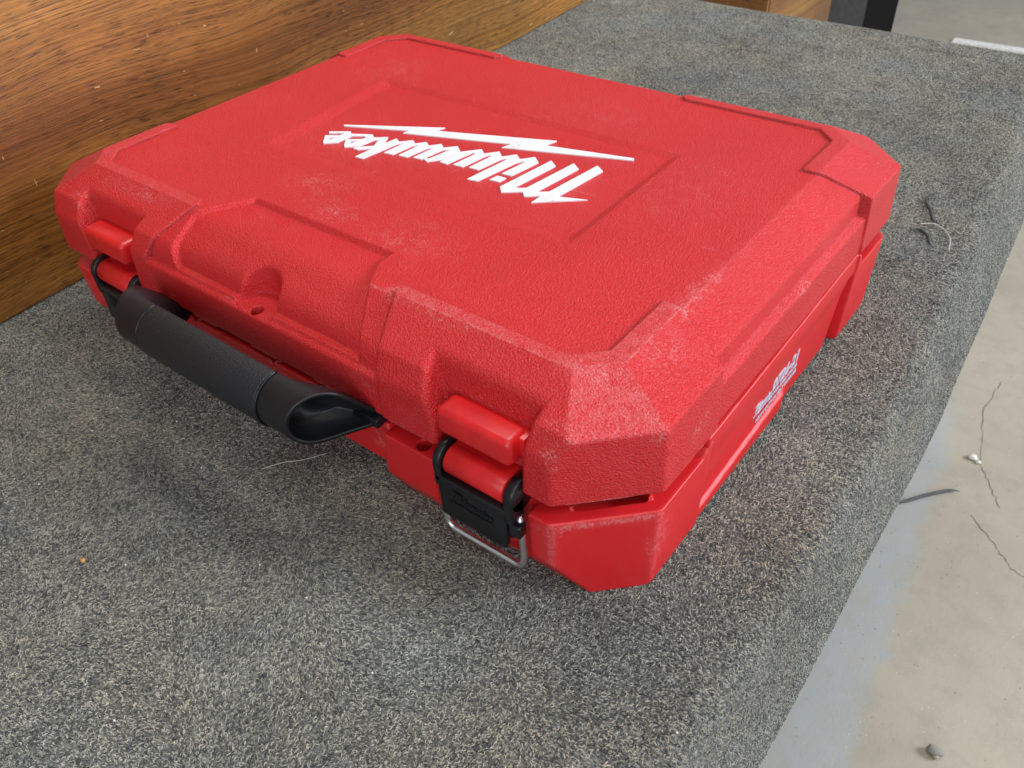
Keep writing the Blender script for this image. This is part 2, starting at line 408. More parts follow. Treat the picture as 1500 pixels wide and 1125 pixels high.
def build_base():
    H = 1.0; grid(H)
    gz = np.arange(-133.5, -50.5, H, dtype=np.float32); Z = gz[None, None, :]
    dr = .04 * (-60 - Z)
    def outline(du, dv, dc, k=1.2):
        return smax(smax(U + dr - (255 - du), -V + dr - (45 - dv), k), (U - V + dr * 1.4 - (260.4 - dc)) / 1.4142, k)
    # outer rim height: dropped at the guards, up in between
    gd = np.maximum(V - 42, 98 - U)                       # <0 near guards / pillars
    rim = -68.3 + 11.3 * np.clip((gd + 4) / 8, 0, 1)
    rim = rim - 4.4 * np.clip((230 - Y) / 170, 0, 1) * (gd > 0) - .6 * (gd > 0)
    g = smax(outline(0, 0, 0), (Z - rim) * .8, .5)
    inner = np.maximum(outline(14, 14, 19), Z + 57.0)   # raised lip inside the rim
    g = smin(g, inner, 1.0)
    g = smax(g, (-(V + 42.5) * .88 - (Z + 103) * .47), 1.2) # bevelled foot on the long sides
    g = smax(g, -(Z + 131), 1.0)
    g = smax(g, (U - 250.2 - (Z + 131)) / 1.414, 1.2)
    # body walls between the guards set back
    gs = V - 47
    prof = 251.2 + 1.8 * np.clip((Z + 86) / 14, 0, 1) + 3.0 * np.clip((-Z - 112 + (Y - 150) * .06) / 3, 0, 1) * np.clip((172 - Y) / 10, 0, 1)
    side_cut = smax(-gs, prof - dr - U, 1.0)
    F = smax(g, -side_cut, .8)
    deep = np.maximum(np.maximum(Y - 257.5, 252.5 + (Z + 76) * .22 - Y), np.maximum(245.5 - U, Z + 76))
    F = smax(F, -deep, .6)
    under = np.maximum(-gs + 1.5, Z + 127.2)             # the body stands clear of the carpet between its feet
    F = smax(F, -under, .8)
    # handle bay
    bay = smax(U - 104 + (-60 - Z) * .16, Y + 35.5, 3.0)
    F = smax(F, -bay, 1.2)
    # the bay's wall turns under higher up than the feet do
    kick = smax(U - 104 + (-60 - Z) * .16, (Y + 35.5) * .72 + (Z + 105) * .69, 1.0)
    F = smax(F, -kick, 1.0)
    # flange plate behind the handle
    fp = np.maximum(np.maximum(np.abs(Z + 63.5) - 2.2, U - 106), np.maximum(-Y - 43.0, Y - 0))
    F = smin(F, fp, .8)
    for hx in (219, 141, 337, 85):
        F = np.maximum(F, -np.maximum(np.sqrt((X - hx) ** 2 + (Y + 38.2) ** 2) - 4.4, -(Z + 78)))
    # latch bays
    for x0, x1 in ((351, 410.5), (28, 90)):
        lb = smax(smax(np.maximum(x0 - X + .12 * (Z + 66), (x0 - 9 - X + (Y + 45) * 1.35 + .25 * (Z + 66)) * .6), X - x1, 2.0), Y + 37 - .04 * (-60 - Z), 2.5)
        F = smax(F, -lb, 3.0)
    # shallow pocket with a thin lip in the rim at the corners
    ins = (260.4 - (U - V)) / 1.4142; al = np.abs((U + V) - 216) / 1.4142 - 19.5
    pk = smax(np.abs(ins - 13.0) - 5.5, al, 5.0)
    lip = np.maximum(np.abs(pk - .8) - .8, np.abs(Z + 68.0) - 1.8)
    F = np.minimum(F, np.maximum(lip, 8.5 - ins))
    F = np.maximum(F, -np.maximum(pk, -(Z + 77)))
    P, Q = surface_nets(F, (gx[0], gy[0], gz[0]), H)
    u = np.abs(P[:, 0] - 210); v = np.minimum(P[:, 1], 304.5 - P[:, 1]); z = P[:, 2]
    w = .55 * np.exp(-((z + 71.5) / 2.2) ** 2) * (u - v > 258) + .35 * (np.abs(u - v - 258.5 + (u + v - 170.6) * 0) < -1)
    for (du, dv) in ((255, -5.4), (215.4, -45)):
        w = np.maximum(w, .45 * np.exp(-((u - du) ** 2 + (v - dv) ** 2) / 9) * (z < -70))
    return P, Q, w, w * 0

def finish(P, Q, w, step_shade, name, zcut=None):
    V3 = np.stack([(P[:, 0] - CX) / 1000, (P[:, 1] - CY) / 1000, (P[:, 2] + 131) / 1000], 1)
    if zcut is not None:
        keep = ~(P[Q][:, :, 2].max(1) < zcut); Q = Q[keep]
    me = np_mesh(name, V3, Q)
    at = me.attributes.new('wear', 'FLOAT', 'POINT')
    if len(at.data) == len(w): at.data.foreach_set('value', np.asarray(w, np.float32))
    at = me.attributes.new('step_shade', 'FLOAT', 'POINT')
    if len(at.data) == len(w): at.data.foreach_set('value', np.asarray(step_shade, np.float32))
    print(name, 'quads', len(Q), len(at.data), len(w))
    return me
# ================================================================== THE CASE
case = empty('tool_case', W(CX, CY, -131), 'red hard plastic tool case with black handle lying flat on the grey carpet', 'tool case')
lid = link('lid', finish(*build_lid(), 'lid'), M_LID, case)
base = link('base', finish(*build_base(), 'base', -130.4), M_BASE, case)

def poly_mesh(name, loops, z0, z1, mat, parent, xf=None):
    """extruded flat lettering from outline loops (first is outer, rest holes)"""
    cu = bpy.data.curves.new(name, 'CURVE'); cu.dimensions = '2D'; cu.fill_mode = 'BOTH'
    cu.extrude = (z1 - z0) / 2000
    for lp in loops:
        sp = cu.splines.new('POLY'); sp.points.add(len(lp) - 1); sp.use_cyclic_u = True
        for q, (a, b) in zip(sp.points, lp): q.co = (a / 1000, b / 1000, 0, 1)
    o = bpy.data.objects.new('tmp', cu); scene.collection.objects.link(o)
    dg = bpy.context.evaluated_depsgraph_get(); dg.update()
    me = bpy.data.meshes.new_from_object(o.evaluated_get(dg)); bpy.data.objects.remove(o); me.name = name
    M = xf if xf is not None else Matrix.Translation((-CX / 1000, -CY / 1000, ((z0 + z1) / 2 + 131) / 1000))
    me.transform(M)
    return link(name, me, mat, parent, False)
for key, nm in (('letters_left', 'lettering'), ('letters_mid', 'lettering'), ('initial', 'lettering'), ('dot', 'lettering_dot'), ('bolt', 'lightning_bolt')):
    poly_mesh(nm, LOGO[key], -4.4, -3.4, M_WHITE, lid)

def rbox(x0, x1, y0, y1, z0, z1, r, seg=4, taper=None):
    bm = bmesh.new(); bmesh.ops.create_cube(bm, size=1)
    a, b = Vector(L(x0, y0, z0)), Vector(L(x1, y1, z1))
    for v in bm.verts:
        v.co = Vector([(a[i] + b[i]) / 2 + v.co[i] * (b[i] - a[i]) for i in range(3)])
    if taper: taper(bm)
    if r: bmesh.ops.bevel(bm, geom=bm.edges[:], offset=r / 1000, segments=seg, profile=.5, affect='EDGES')
    return bm
def tube(pts, r, n=12, closed=False):
    """round bar through case points (mm)"""
    bm = bmesh.new(); P = [Vector(p) for p in pts]; rings = []
    up = Vector((0, .3, 1)).normalized()
    for i, p in enumerate(P):
        t = (P[min(i + 1, len(P) - 1)] - P[max(i - 1, 0)]).normalized()
        if abs(t.dot(up)) > .97: up = Vector((1, 0, 0))
        u = t.cross(up).normalized(); w = u.cross(t).normalized(); up = w
        rings.append([bm.verts.new(p + (u * math.cos(2 * math.pi * k / n) + w * math.sin(2 * math.pi * k / n)) * r) for k in range(n)])
    for a, b in zip(rings, rings[1:]):
        for k in range(n): bm.faces.new((a[k], a[(k + 1) % n], b[(k + 1) % n], b[k]))
    bm.faces.new(rings[0]); bm.faces.new(rings[-1][::-1])
    return bm
def disc_x(x0, x1, cy, cz, r, n=28, bevel=.8):
    bm = bmesh.new()
    def ring(x, rr): return [bm.verts.new(L(x, cy + rr * math.cos(2 * math.pi * k / n), cz + rr * math.sin(2 * math.pi * k / n))) for k in range(n)]
    s = 1 if x1 > x0 else -1
    R_ = [ring(x0, r - bevel), ring(x0 + s * bevel, r), ring(x1 - s * bevel, r), ring(x1, r - bevel)]
    for a, b in zip(R_, R_[1:]):
        for k in range(n): bm.faces.new((a[k], a[(k + 1) % n], b[(k + 1) % n], b[k]))
    bm.faces.new(R_[0]); bm.faces.new(R_[-1][::-1])
    return bm
def join(bms):
    out = bms[0]
    for b in bms[1:]:
        me = bpy.data.meshes.new('t'); b.to_mesh(me); b.free(); out.from_mesh(me); bpy.data.meshes.remove(me)
    return out

# catches on the lid, rollers on the base, latches
def mir(x, side): return x if side > 0 else x - 322.5
for s in (1, -1):
    x0, x1 = sorted((mir(357.5, s), mir(404.5, s)))
    bm = rbox(x0, x1, -46.8, -30.5, -40.8, -24.2, 4.0, 6)
    bm_obj('catch', bm, M_CATCH, lid, True)
    bm_obj('catch_root', rbox(x0 + 3, x1 + 2.5, -38.5, -27, -38, -26.2, .8, 3), M_CATCH, lid, True)
    x0, x1 = sorted((mir(362.5, s), mir(401, s)))
    bm_obj('latch_roller', join([disc_x(x0, x1, -42.5, -58.8, 8.6), rbox(x0, x1, -44, -34, -66, -50.6, .6, 2)]), M_CATCH, base, True)

for s in (1, -1):
    def X2(x): return mir(x, s)
    # lever: two eyes and a plate
    bms = []
    for a, b in ((356.6, 361.4), (402.4, 408.2)):
        bms.append(disc_x(X2(a), X2(b), -42.5, -58.8, 10.0, bevel=.7))
        lo, hi = sorted((X2(a), X2(b)))
        bms.append(rbox(lo, hi, -52.4, -42, -74, -60, 1.2, 3))
    def tp(bm):
        zc = (L(0, 0, -80)[2])
        for v in bm.verts:
            if v.co.z < zc:
                v.co.x += (-1 if v.co.x > (X2(381) - CX) / 1000 else 1) * .0022; v.co.y -= .0012
    lo, hi = sorted((X2(357.6), X2(404.6)))
    bms.append(rbox(lo, hi, -51.4, -46.8, -94.5, -66.8, .7, 2, tp))
    bms.append(rbox(lo, hi, -52.4, -46.0, -70.5, -66.0, .8, 2))
    for a in (359, 403):
        lo, hi = sorted((X2(a - 1.4), X2(a + 1.4))); bms.append(rbox(lo, hi, -48, -41, -90, -70, .5, 2))
    lever = bm_obj('latch', join(bms), M_BLACK2, case, True)
    lo, hi = sorted((X2(404.4), X2(411.5)))
    bm_obj('pivot_peg', rbox(lo, hi, -51.5, -45, -83, -74.5, 1.2, 3), M_BLACK2, lever, True)
    # embossed emblem on the plate
    allx = [p[0] for k in LOGO.values() for l in k for p in l]
    sc = .13
    for key in LOGO:
        M = (Matrix.Translation(L(X2(381), -52.35, -79)) @ Matrix.Rotation(math.radians(90), 4, 'X') @ Matrix.Rotation(math.radians(180 - 15), 4, 'Z')
             @ Matrix.Scale(sc, 4) @ Matrix.Translation((-.212, -.155, 0)))
        cu = poly_mesh('emblem', LOGO[key], -1.0, 1.0, M_BLACK, lever, M)
    # bail of bent wire
    xs, xe = X2(357.8), X2(407.6)
    d = 1 if xe > xs else -1
    pts = [(xs + d * 2, -43.5, -72), (xs, -45.5, -76), (xs - d * .5, -46.8, -92), (xs - d * .6, -47, -104)]
    for k in range(7):
        t = k / 6 * math.pi / 2; pts.append((xs - d * .6 + d * 6 * (1 - math.cos(t)), -47.3, -105 - 6 * math.sin(t)))
    for k in range(7):
        t = math.pi / 2 - k / 6 * math.pi / 2; pts.append((xe + d * 2.4 - d * 6 * (1 - math.cos(t)), -47.3, -104 - 6 * math.sin(t)))
    pts += [(xe + d * 2.6, -47, -98), (xe + d * 1.6, -46.5, -84), (xe + d * .4, -46, -74.5), (xe - d * 1.5, -44, -71.5)]
    bm_obj('wire_loop', tube([L(*p) for p in pts], .0019, 12), M_STEEL, lever, True)

# ---- handle: hollow grip, its ends cut slantwise
def hull_section(r1, r2, n=64):
    c1, c2 = (-71.0, -46.0), (-40.5, -60.0)
    d = math.hypot(c2[0] - c1[0], c2[1] - c1[1]); a0 = math.atan2(c2[1] - c1[1], c2[0] - c1[0]); be = math.acos((r1 - r2) / d)
    out = []
    m = int(n * .62)
    for k in range(m):      # round nose, from one tangent to the other the long way
        a = a0 + be + (2 * math.pi - 2 * be) * k / (m - 1); out.append((c1[0] + r1 * math.cos(a), c1[1] + r1 * math.sin(a)))
    m2 = n - m
    q0, q1 = out[-1], (c2[0] + r2 * math.cos(a0 - be), c2[1] + r2 * math.sin(a0 - be))
    q2, q3 = (c2[0] + r2 * math.cos(a0 + be), c2[1] + r2 * math.sin(a0 + be)), out[0]
    s1 = (m2 - 5) // 2
    for k in range(1, s1 + 1): out.append((q0[0] + (q1[0] - q0[0]) * k / s1, q0[1] + (q1[1] - q0[1]) * k / s1))
    for k in range(1, 4):
        a = a0 - be + 2 * be * k / 4; out.append((c2[0] + r2 * math.cos(a), c2[1] + r2 * math.sin(a)))
    r = m2 - s1 - 3
    for k in range(r): out.append((q2[0] + (q3[0] - q2[0]) * k / r, q2[1] + (q3[1] - q2[1]) * k / r))
    return out
def uend(y): return 78 + (y + 87) / 47 * 24
bm = bmesh.new(); SO, SI = hull_section(16.6, 3.0), hull_section(14.4, 1.0); n = len(SO)
def web(y, u):      # the grip has no web behind its middle, only arms at the ends
    s_ = min(1, max(0, (abs(u) - 60) / 20)); s_ = s_ * s_ * (3 - 2 * s_)
    yc = -68.5
    return y if y < yc else yc + (y - yc) * (.03 + .97 * s_)
def ring(sec, f): return [bm.verts.new(L(210 + f(y), web(y, f(y)), z)) for (y, z) in sec]
rings = [ring(SI, lambda y: -(uend(y) - 30)), ring(SI, lambda y: -(uend(y) - .8)), ring(SI, lambda y: -uend(y)), ring(SO, lambda y: -uend(y)), ring(SO, lambda y: -(uend(y) - .8))]
for k in range(1, 32): rings.append(ring(SO, lambda y, k=k: (uend(y) - .8) * (k / 16 - 1)))
rings += [ring(SO, lambda y: (uend(y) - .8)), ring(SO, uend), ring(SI, uend), ring(SI, lambda y: uend(y) - .8), ring(SI, lambda y: uend(y) - 30)]
for a, b in zip(rings, rings[1:]):
    for k in range(n): bm.faces.new((a[k], a[(k + 1) % n], b[(k + 1) % n], b[k]))
bm.faces.new(rings[0]); bm.faces.new(rings[-1][::-1])
handle = bm_obj('handle', bm, M_BLACK, case, True)
# pivot arms reaching back to the shell
for s in (1, -1):
    lo, hi = sorted((210 + s * 84, 210 + s * 103))
    bm_obj('pivot_arm', rbox(lo, hi, -48, -33, -62.5, -56.5, 1.0, 3), M_BLACK2, handle, True)
# rubber sleeve with a slightly proud edge
bm = bmesh.new(); m = 40; rr = []
for x, dr_ in ((-54.6, .05), (-54.4, .9), (-53.6, 1.15), (53.6, 1.15), (54.4, .9), (54.6, .05)):
    ringv = []
    for k in range(m):
        a = math.radians(82.5 + (276 - 82.5) * k / (m - 1))
        e = min(1, min(k, m - 1 - k) / 1.0)
        r_ = 16.6 + dr_ * (e if e > 0 else 0)
        ringv.append(bm.verts.new(L(210 + x, -71 + r_ * math.cos(a), -46 + r_ * math.sin(a))))
    rr.append(ringv)
for a, b in zip(rr, rr[1:]):
    for k in range(m - 1): bm.faces.new((a[k], a[k + 1], b[k + 1], b[k]))
bm_obj('grip_sleeve', bm, M_RUBBER, handle, True)
for sx_ in (-55.3, 55.3):       # moulded rib where the sleeve ends
    pts = [L(210 + sx_, -71 + 17.1 * math.cos(math.radians(a)), -46 + 17.1 * math.sin(math.radians(a))) for a in range(84, 277, 6)]
    bm_obj('sleeve_rib', tube(pts, .0006, 8), M_BLACK2, handle, True)

# ---- printed lettering on the right side wall
def text_mesh(name, s, size, loc, mat, parent, rot=None, ext=.0001, shear=0, bold=0.0):
    cu = bpy.data.curves.new(name, 'FONT'); cu.body = s; cu.size = size; cu.extrude = ext; cu.shear = shear; cu.offset = bold; cu.resolution_u = 3
    o = bpy.data.objects.new('tmp', cu); scene.collection.objects.link(o)
    dg = bpy.context.evaluated_depsgraph_get(); dg.update()
    me = bpy.data.meshes.new_from_object(o.evaluated_get(dg)); bpy.data.objects.remove(o); me.name = name
    me.transform(Matrix.Translation(loc) @ (rot or Matrix.Identity(4)))
    return link(name, me, mat, parent, False)
RX = Matrix.Rotation(math.radians(90), 4, 'Z') @ Matrix.Rotation(math.radians(90 + 0), 4, 'X')
XS = 460.15
text_mesh('side_lettering', '0726-21', .0122, L(XS, 142, -98.5), M_INK, base, RX, .0002, .12, .0004)
text_mesh('side_lettering', 'HAMMER DRILL / DRIVER', .0040, L(XS, 138, -104), M_INK, base, RX, .0002, 0, .0001)
text_mesh('side_lettering', 'HEAVY DUTY 28 VOLT CORDLESS', .0040, L(XS, 122, -109.5), M_INK, base, RX, .0002, 0, .0001)
for key in LOGO:
    M = (Matrix.Translation(L(XS, 130, -99.5)) @ RX @ Matrix.Rotation(math.radians(180 - 15), 4, 'Z') @ Matrix.Scale(.115, 4) @ Matrix.Translation((-.212, -.155, 0)))
    poly_mesh('side_emblem', LOGO[key], -1.6, 1.6, M_INK, base, M)

# ================================================================== WORKBENCH UNDER CARPET
def carpet_mat():
    n = NT('grey_heather_carpet')
    v = n.map(scale=(1, 1, 1), rot=(0, 0, 0))
    a = n.noise(300, 3, .75, dist=1.2)
    b = n.noise(620, 2, .8, dist=.8)
    c = n.noise(55, 4, .6)
    d = n.noise(6, 3, .6)
    s = n.math('ADD', n.math('MULTIPLY', a, .62), n.math('MULTIPLY', b, .45))
    s = n.math('ADD', s, n.math('MULTIPLY', n.math('SUBTRACT', c, .5), .22))
    s = n.math('ADD', s, n.math('MULTIPLY', n.math('SUBTRACT', d, .5), .12))
    col = n.ramp(s, [(.36, (.018, .021, .022)), (.49, (.095, .103, .10)), (.59, (.23, .24, .225)), (.72, (.52, .53, .48))])
    tint = n.mix(n.rng(n.noise(11, 3, .6), .35, .65), (.94, 1.0, 1.04), (1.05, 1.0, .93))
    mul = n.n('ShaderNodeMix', data_type='RGBA', blend_type='MULTIPLY'); mul.inputs[0].default_value = 1
    n.l(col, mul.inputs[6]); n.l(tint, mul.inputs[7])
    nrm = n.bump(s, .9, .004)
    return n.set(mul.outputs[2], .95, nrm, Specular_IOR_Level=.1, Sheen_Weight=.25, Sheen_Roughness=.5)
M_CARPET = carpet_mat()
bench = empty('workbench', (0.2, 0.3, 0), 'long workbench wrapped in grey heathered carpet under the red case', 'workbench')
def sect(y):
    """carpet over the right-hand edge at this y: list of (x, z) below the bench top"""
    xf = np.interp(y, [-900, -33, 137, 216, 440, 671, 960], [524, 525, 529, 528, 512, 492, 466])
    xb = np.interp(y, [-900, -62, 200, 314, 538, 650, 960], [545, 545, 543, 541, 528, 521, 500])
    pts = [(-260 + (xf - 14 + 260) * t, 0) for t in np.linspace(0, 1, 201)]
    for k in range(1, 11):
        t = k / 10; a_ = t * math.radians(74)
        pts.append((xf - 14 + 15 * math.sin(a_), -15 + 15 * math.cos(a_)))
    x1, z1 = pts[-1]
    for k in range(1, 17): pts.append((x1 + (xb - x1) * k / 16, z1 + (-78 - z1) * k / 16))
    pts += [(xb - 1.5, -80), (xb - 7, -79), (xb - 8, -60)]
    return pts
far_r = 20
rws = [(y, 0.0) for y in np.linspace(-900, 941, 480)] + [(941 + far_r * math.sin(k / 10 * math.pi / 2), -far_r + far_r * math.cos(k / 10 * math.pi / 2)) for k in range(1, 11)] + [(962, -20 - 6 * k) for k in range(1, 11)]
NR, NP = len(rws), len(sect(0)); V3 = np.zeros((NR, NP, 3)); rr_ = random.Random(4)
for j, (y, dz) in enumerate(rws):
    for i, (x, z) in enumerate(sect(y)):
        wob = .35 * math.sin(y * .03)
        V3[j, i] = ((x + wob * min(1, -z / 40)) / 1000, (y + (x - 200) * -.03 * (y > 900)) / 1000, (BENCH + z + dz + (.5 * math.sin(x * .021 + y * .013) * math.sin(y * .019) if z == 0 else 0)) / 1000)
idx = np.arange(NR * NP).reshape(NR, NP)
Qd = np.stack([idx[:-1, :-1], idx[:-1, 1:], idx[1:, 1:], idx[1:, :-1]], -1).reshape(-1, 4)
Vc = V3.reshape(-1, 3); Vc = Vc - np.array([0.2, 0.3, 0])
carpet = link('carpet_cover', np_mesh('carpet_cover', Vc, Qd), M_CARPET, bench)

def pile_mat():
    n = NT('carpet_yarn')
    oi = n.n('ShaderNodeObjectInfo')
    tc = n.n('ShaderNodeNewGeometry')
    c = n.noise(45, 4, .6, vec=tc.outputs['Position']); d = n.noise(7, 3, .6, vec=tc.outputs['Position'])
    s = n.math('ADD', oi.outputs['Random'], n.math('MULTIPLY', n.math('SUBTRACT', c, .5), .45))
    s = n.math('ADD', s, n.math('MULTIPLY', n.math('SUBTRACT', d, .5), .35))
    col = n.ramp(s, [(.02, (.034, .038, .040)), (.30, (.130, .136, .125)), (.62, (.258, .260, .228)), (.98, (.50, .485, .41))])
    tint = n.mix(n.rng(n.noise(11, 3, .6, vec=tc.outputs['Position']), .35, .65), (.96, 1.0, 1.03), (1.05, 1.0, .93))
    mul = n.n('ShaderNodeMix', data_type='RGBA', blend_type='MULTIPLY'); mul.inputs[0].default_value = 1
    n.l(col, mul.inputs[6]); n.l(tint, mul.inputs[7])
    return n.set(mul.outputs[2], .9, None, Specular_IOR_Level=.12, Sheen_Weight=.12, Sheen_Roughness=.6, Sheen_Tint=(.86, .86, 1, 1))
M_PILE = pile_mat()
def build_pile(surface, parent, mat):
    me = surface.data.copy(); me.name = 'carpet_pile'
    bm = bmesh.new(); bm.from_mesh(me)        # no pile where nothing of it can be seen
    bmesh.ops.delete(bm, geom=[f for f in bm.faces if f.calc_center_median().y < -.40 - .3 or f.calc_center_median().x < -.19 - .2], context='FACES')
    bm.to_mesh(me); bm.free()
    o = bpy.data.objects.new('carpet_pile', me); scene.collection.objects.link(o); o.parent = parent
    o['kind'] = 'stuff'
    g = bpy.data.node_groups.new('pile', 'GeometryNodeTree')
    g.interface.new_socket('Geometry', in_out='INPUT', socket_type='NodeSocketGeometry')
    g.interface.new_socket('Geometry', in_out='OUTPUT', socket_type='NodeSocketGeometry')
    N, K = g.nodes.new, g.links.new
    gi, go = N('NodeGroupInput'), N('NodeGroupOutput')
    dist = N('GeometryNodeDistributePointsOnFaces'); dist.inputs['Density'].default_value = 1150000; dist.inputs['Seed'].default_value = 3
    K(gi.outputs[0], dist.inputs['Mesh'])
    circ = N('GeometryNodeCurvePrimitiveCircle'); circ.inputs['Resolution'].default_value = 4; circ.inputs['Radius'].default_value = .00040
    jn = N('GeometryNodeJoinGeometry')
    for a, b, c in (((-2.1, 0, -.3), (0, 1.5, 2.6), (1.9, .2, -.2)), ((-1.4, -.4, -.3), (.3, .2, 3.4), (1.3, .9, -.2)),
                    ((-1.8, .5, -.2), (-.2, -2.0, 2.2), (2.0, .4, .2)), ((-1.0, -.9, -.3), (1.4, -.2, 2.7), (-.3, 1.4, .1)), ((-1.5, 0, .1), (.2, .9, 1.9), (1.7, -.5, .5))):
        q = N('GeometryNodeCurveQuadraticBezier'); q.inputs['Resolution'].default_value = 5
        for nm, v in (('Start', a), ('Middle', b), ('End', c)): q.inputs[nm].default_value = tuple(x / 1000 for x in v)
        cm = N('GeometryNodeCurveToMesh'); K(q.outputs[0], cm.inputs['Curve']); K(circ.outputs[0], cm.inputs['Profile Curve'])
        sm = N('GeometryNodeSetMaterial'); sm.inputs['Material'].default_value = mat; K(cm.outputs[0], sm.inputs['Geometry'])
        g2 = N('GeometryNodeGeometryToInstance'); K(sm.outputs[0], g2.inputs[0]); K(g2.outputs[0], jn.inputs[0])
    ri = N('FunctionNodeRandomValue'); ri.data_type = 'INT'
    ri.inputs[4].default_value = 0; ri.inputs[5].default_value = 4
    rz = N('FunctionNodeRandomValue'); rz.data_type = 'FLOAT_VECTOR'
    rz.inputs[0].default_value = (-.3, -.22, .75); rz.inputs[1].default_value = (.3, .22, 2.6); rz.inputs['Seed'].default_value = 8
    e2r = N('FunctionNodeEulerToRotation'); K(rz.outputs[0], e2r.inputs[0])
    rr = N('FunctionNodeRotateRotation'); rr.rotation_space = 'LOCAL'; K(dist.outputs['Rotation'], rr.inputs[0]); K(e2r.outputs[0], rr.inputs[1])
    rs = N('FunctionNodeRandomValue'); rs.data_type = 'FLOAT'; rs.inputs[2].default_value = .36; rs.inputs[3].default_value = .64; rs.inputs['Seed'].default_value = 5
    ip = N('GeometryNodeInstanceOnPoints'); ip.inputs['Pick Instance'].default_value = True
    K(dist.outputs['Points'], ip.inputs['Points']); K(jn.outputs[0], ip.inputs['Instance']); K(ri.outputs[2], ip.inputs['Instance Index'])
    K(rr.outputs[0], ip.inputs['Rotation']); nm = N('GeometryNodeInputNormal'); sx = N('ShaderNodeSeparateXYZ'); K(nm.outputs[0], sx.inputs[0])
    mr = N('ShaderNodeMapRange'); mr.inputs['From Min'].default_value = .2; mr.inputs['From Max'].default_value = .9
    mr.inputs['To Min'].default_value = .7; mr.inputs['To Max'].default_value = 1.0; K(sx.outputs['Z'], mr.inputs['Value'])
    cp = N('GeometryNodeCaptureAttribute')
    try:
        cp.capture_items.new('FLOAT', 'side'); cp.domain = 'FACE'
        g.links.remove(dist.inputs['Mesh'].links[0]); K(gi.outputs[0], cp.inputs[0]); K(mr.outputs[0], cp.inputs[1]); K(cp.outputs[0], dist.inputs['Mesh'])
        mm = N('ShaderNodeMath'); mm.operation = 'MULTIPLY'; K(rs.outputs[1], mm.inputs[0]); K(cp.outputs[1], mm.inputs[1]); K(mm.outputs[0], ip.inputs['Scale'])
    except Exception as ex:
        print('pile scale', ex); K(rs.outputs[1], ip.inputs['Scale'])
    K(ip.outputs[0], go.inputs[0])
    md = o.modifiers.new('pile', 'NODES'); md.node_group = g
    return o
build_pile(carpet, bench, M_PILE)
M_TOP = plain('plywood', (.30, .19, .10), .6)
bm = bmesh.new(); bmesh.ops.create_cube(bm, size=1)
bmesh.ops.transform(bm, matrix=Matrix.Translation((0.107 - .2, .0 - .3, .622)) @ Matrix.Diagonal((.68, 1.76, .03, 1)), verts=bm.verts)
bm_obj('tabletop', bm, M_TOP, bench)
for lx, ly in ((-.18, -.8), (.46, -.8), (-.18, .85), (.46, .85)):
    bm = bmesh.new(); bmesh.ops.create_cube(bm, size=1)
    bmesh.ops.transform(bm, matrix=Matrix.Translation((lx - .2, ly - .3, .3035)) @ Matrix.Diagonal((.07, .07, .6065, 1)), verts=bm.verts)
    bm_obj('leg', bm, M_TOP, bench)

# ================================================================== WOODEN BOARD ON THE LEFT
def wood_mat(name, dark=1.0):
    n = NT(name)
    # board runs along object x, height along z
    warp = n.noise(1.0, 3, .5, vec=n.map(scale=(1.3, 1, 3.0)))
    sep = n.n('ShaderNodeSeparateXYZ'); n.l(n.obj, sep.inputs[0])
    zz = n.math('ADD', sep.outputs['Z'], n.math('MULTIPLY', warp, .11))
    comb = n.n('ShaderNodeCombineXYZ'); n.l(sep.outputs['X'], comb.inputs[0]); n.l(zz, comb.inputs[2])
    wv = comb.outputs[0]
    bands = n.noise(1.0, 3, .55, vec=n.map(scale=(.3, 1, 8.5), vec=wv))
    lines = n.noise(1.0, 3, .6, vec=n.map(scale=(2.2, 1, 380), vec=wv))
    pores = n.noise(1.0, 2, .6, vec=n.map(scale=(55, 1, 900), vec=wv))
    col = n.ramp(bands, [(.32, (.20, .055, .024)), (.44, (.37, .135, .030)), (.55, (.56, .245, .052)), (.68, (.66, .34, .088))])
    k = n.math('MULTIPLY', n.rng(lines, .38, .58, .58, 1.05), n.math('MAXIMUM', n.rng(pores, .38, .47, .40, 1.0), n.rng(n.noise(5, 3, .6), .5, .66, .25, .9)))
    blot = n.math('MULTIPLY', n.rng(n.noise(7, 4, .6), .35, .7, .62, .95), n.rng(n.noise(1.0, 2, .5, vec=n.map(scale=(1.2, 1, 5), loc=(2, 0, 3))), .35, .65, .62, 1.0))
    k = n.math('MULTIPLY', k, blot)
    mul = n.n('ShaderNodeVectorMath', operation='SCALE'); n.l(col, mul.inputs[0]); n.l(k, mul.inputs['Scale'])
    # chips and scratches showing pale wood
    sc = n.rng(n.noise(1.0, 3, .7, vec=n.map(scale=(120, 1, 24), rot=(0, .35, 0))), .685, .70)
    sc2 = n.rng(n.noise(1.0, 3, .6, vec=n.map(scale=(40, 1, 160), rot=(0, -.3, 0), loc=(3, 0, 1))), .69, .71)
    sc = n.math('MAXIMUM', sc, sc2)
    c = n.mix(n.math('MULTIPLY', sc, .75), mul.outputs[0], (.62, .42, .20))
    nrm = n.bump(n.math('ADD', lines, pores), .30, .0008)
    return n.set(c, n.rng(bands, .3, .7, .30, .40), nrm, Coat_Weight=.3, Coat_Roughness=.3)
M_WOOD = wood_mat('varnished_oak')
ang = math.atan2(880 + 92, -161 + 85)      # direction of the foot line
fl_ = Vector((math.cos(ang), math.sin(ang), 0)); nl = Vector((-fl_.y, fl_.x, 0))
O = Vector((-.085, -.092, BENCH / 1000)) - fl_ * .35
wd = tag(bpy.data.objects.new('wood_board', None), 'varnished oak panel with scratched worn face standing upright along the carpeted bench', 'wood panel')
scene.collection.objects.link(wd)
ln, ht, th = 1.32, .62, .024
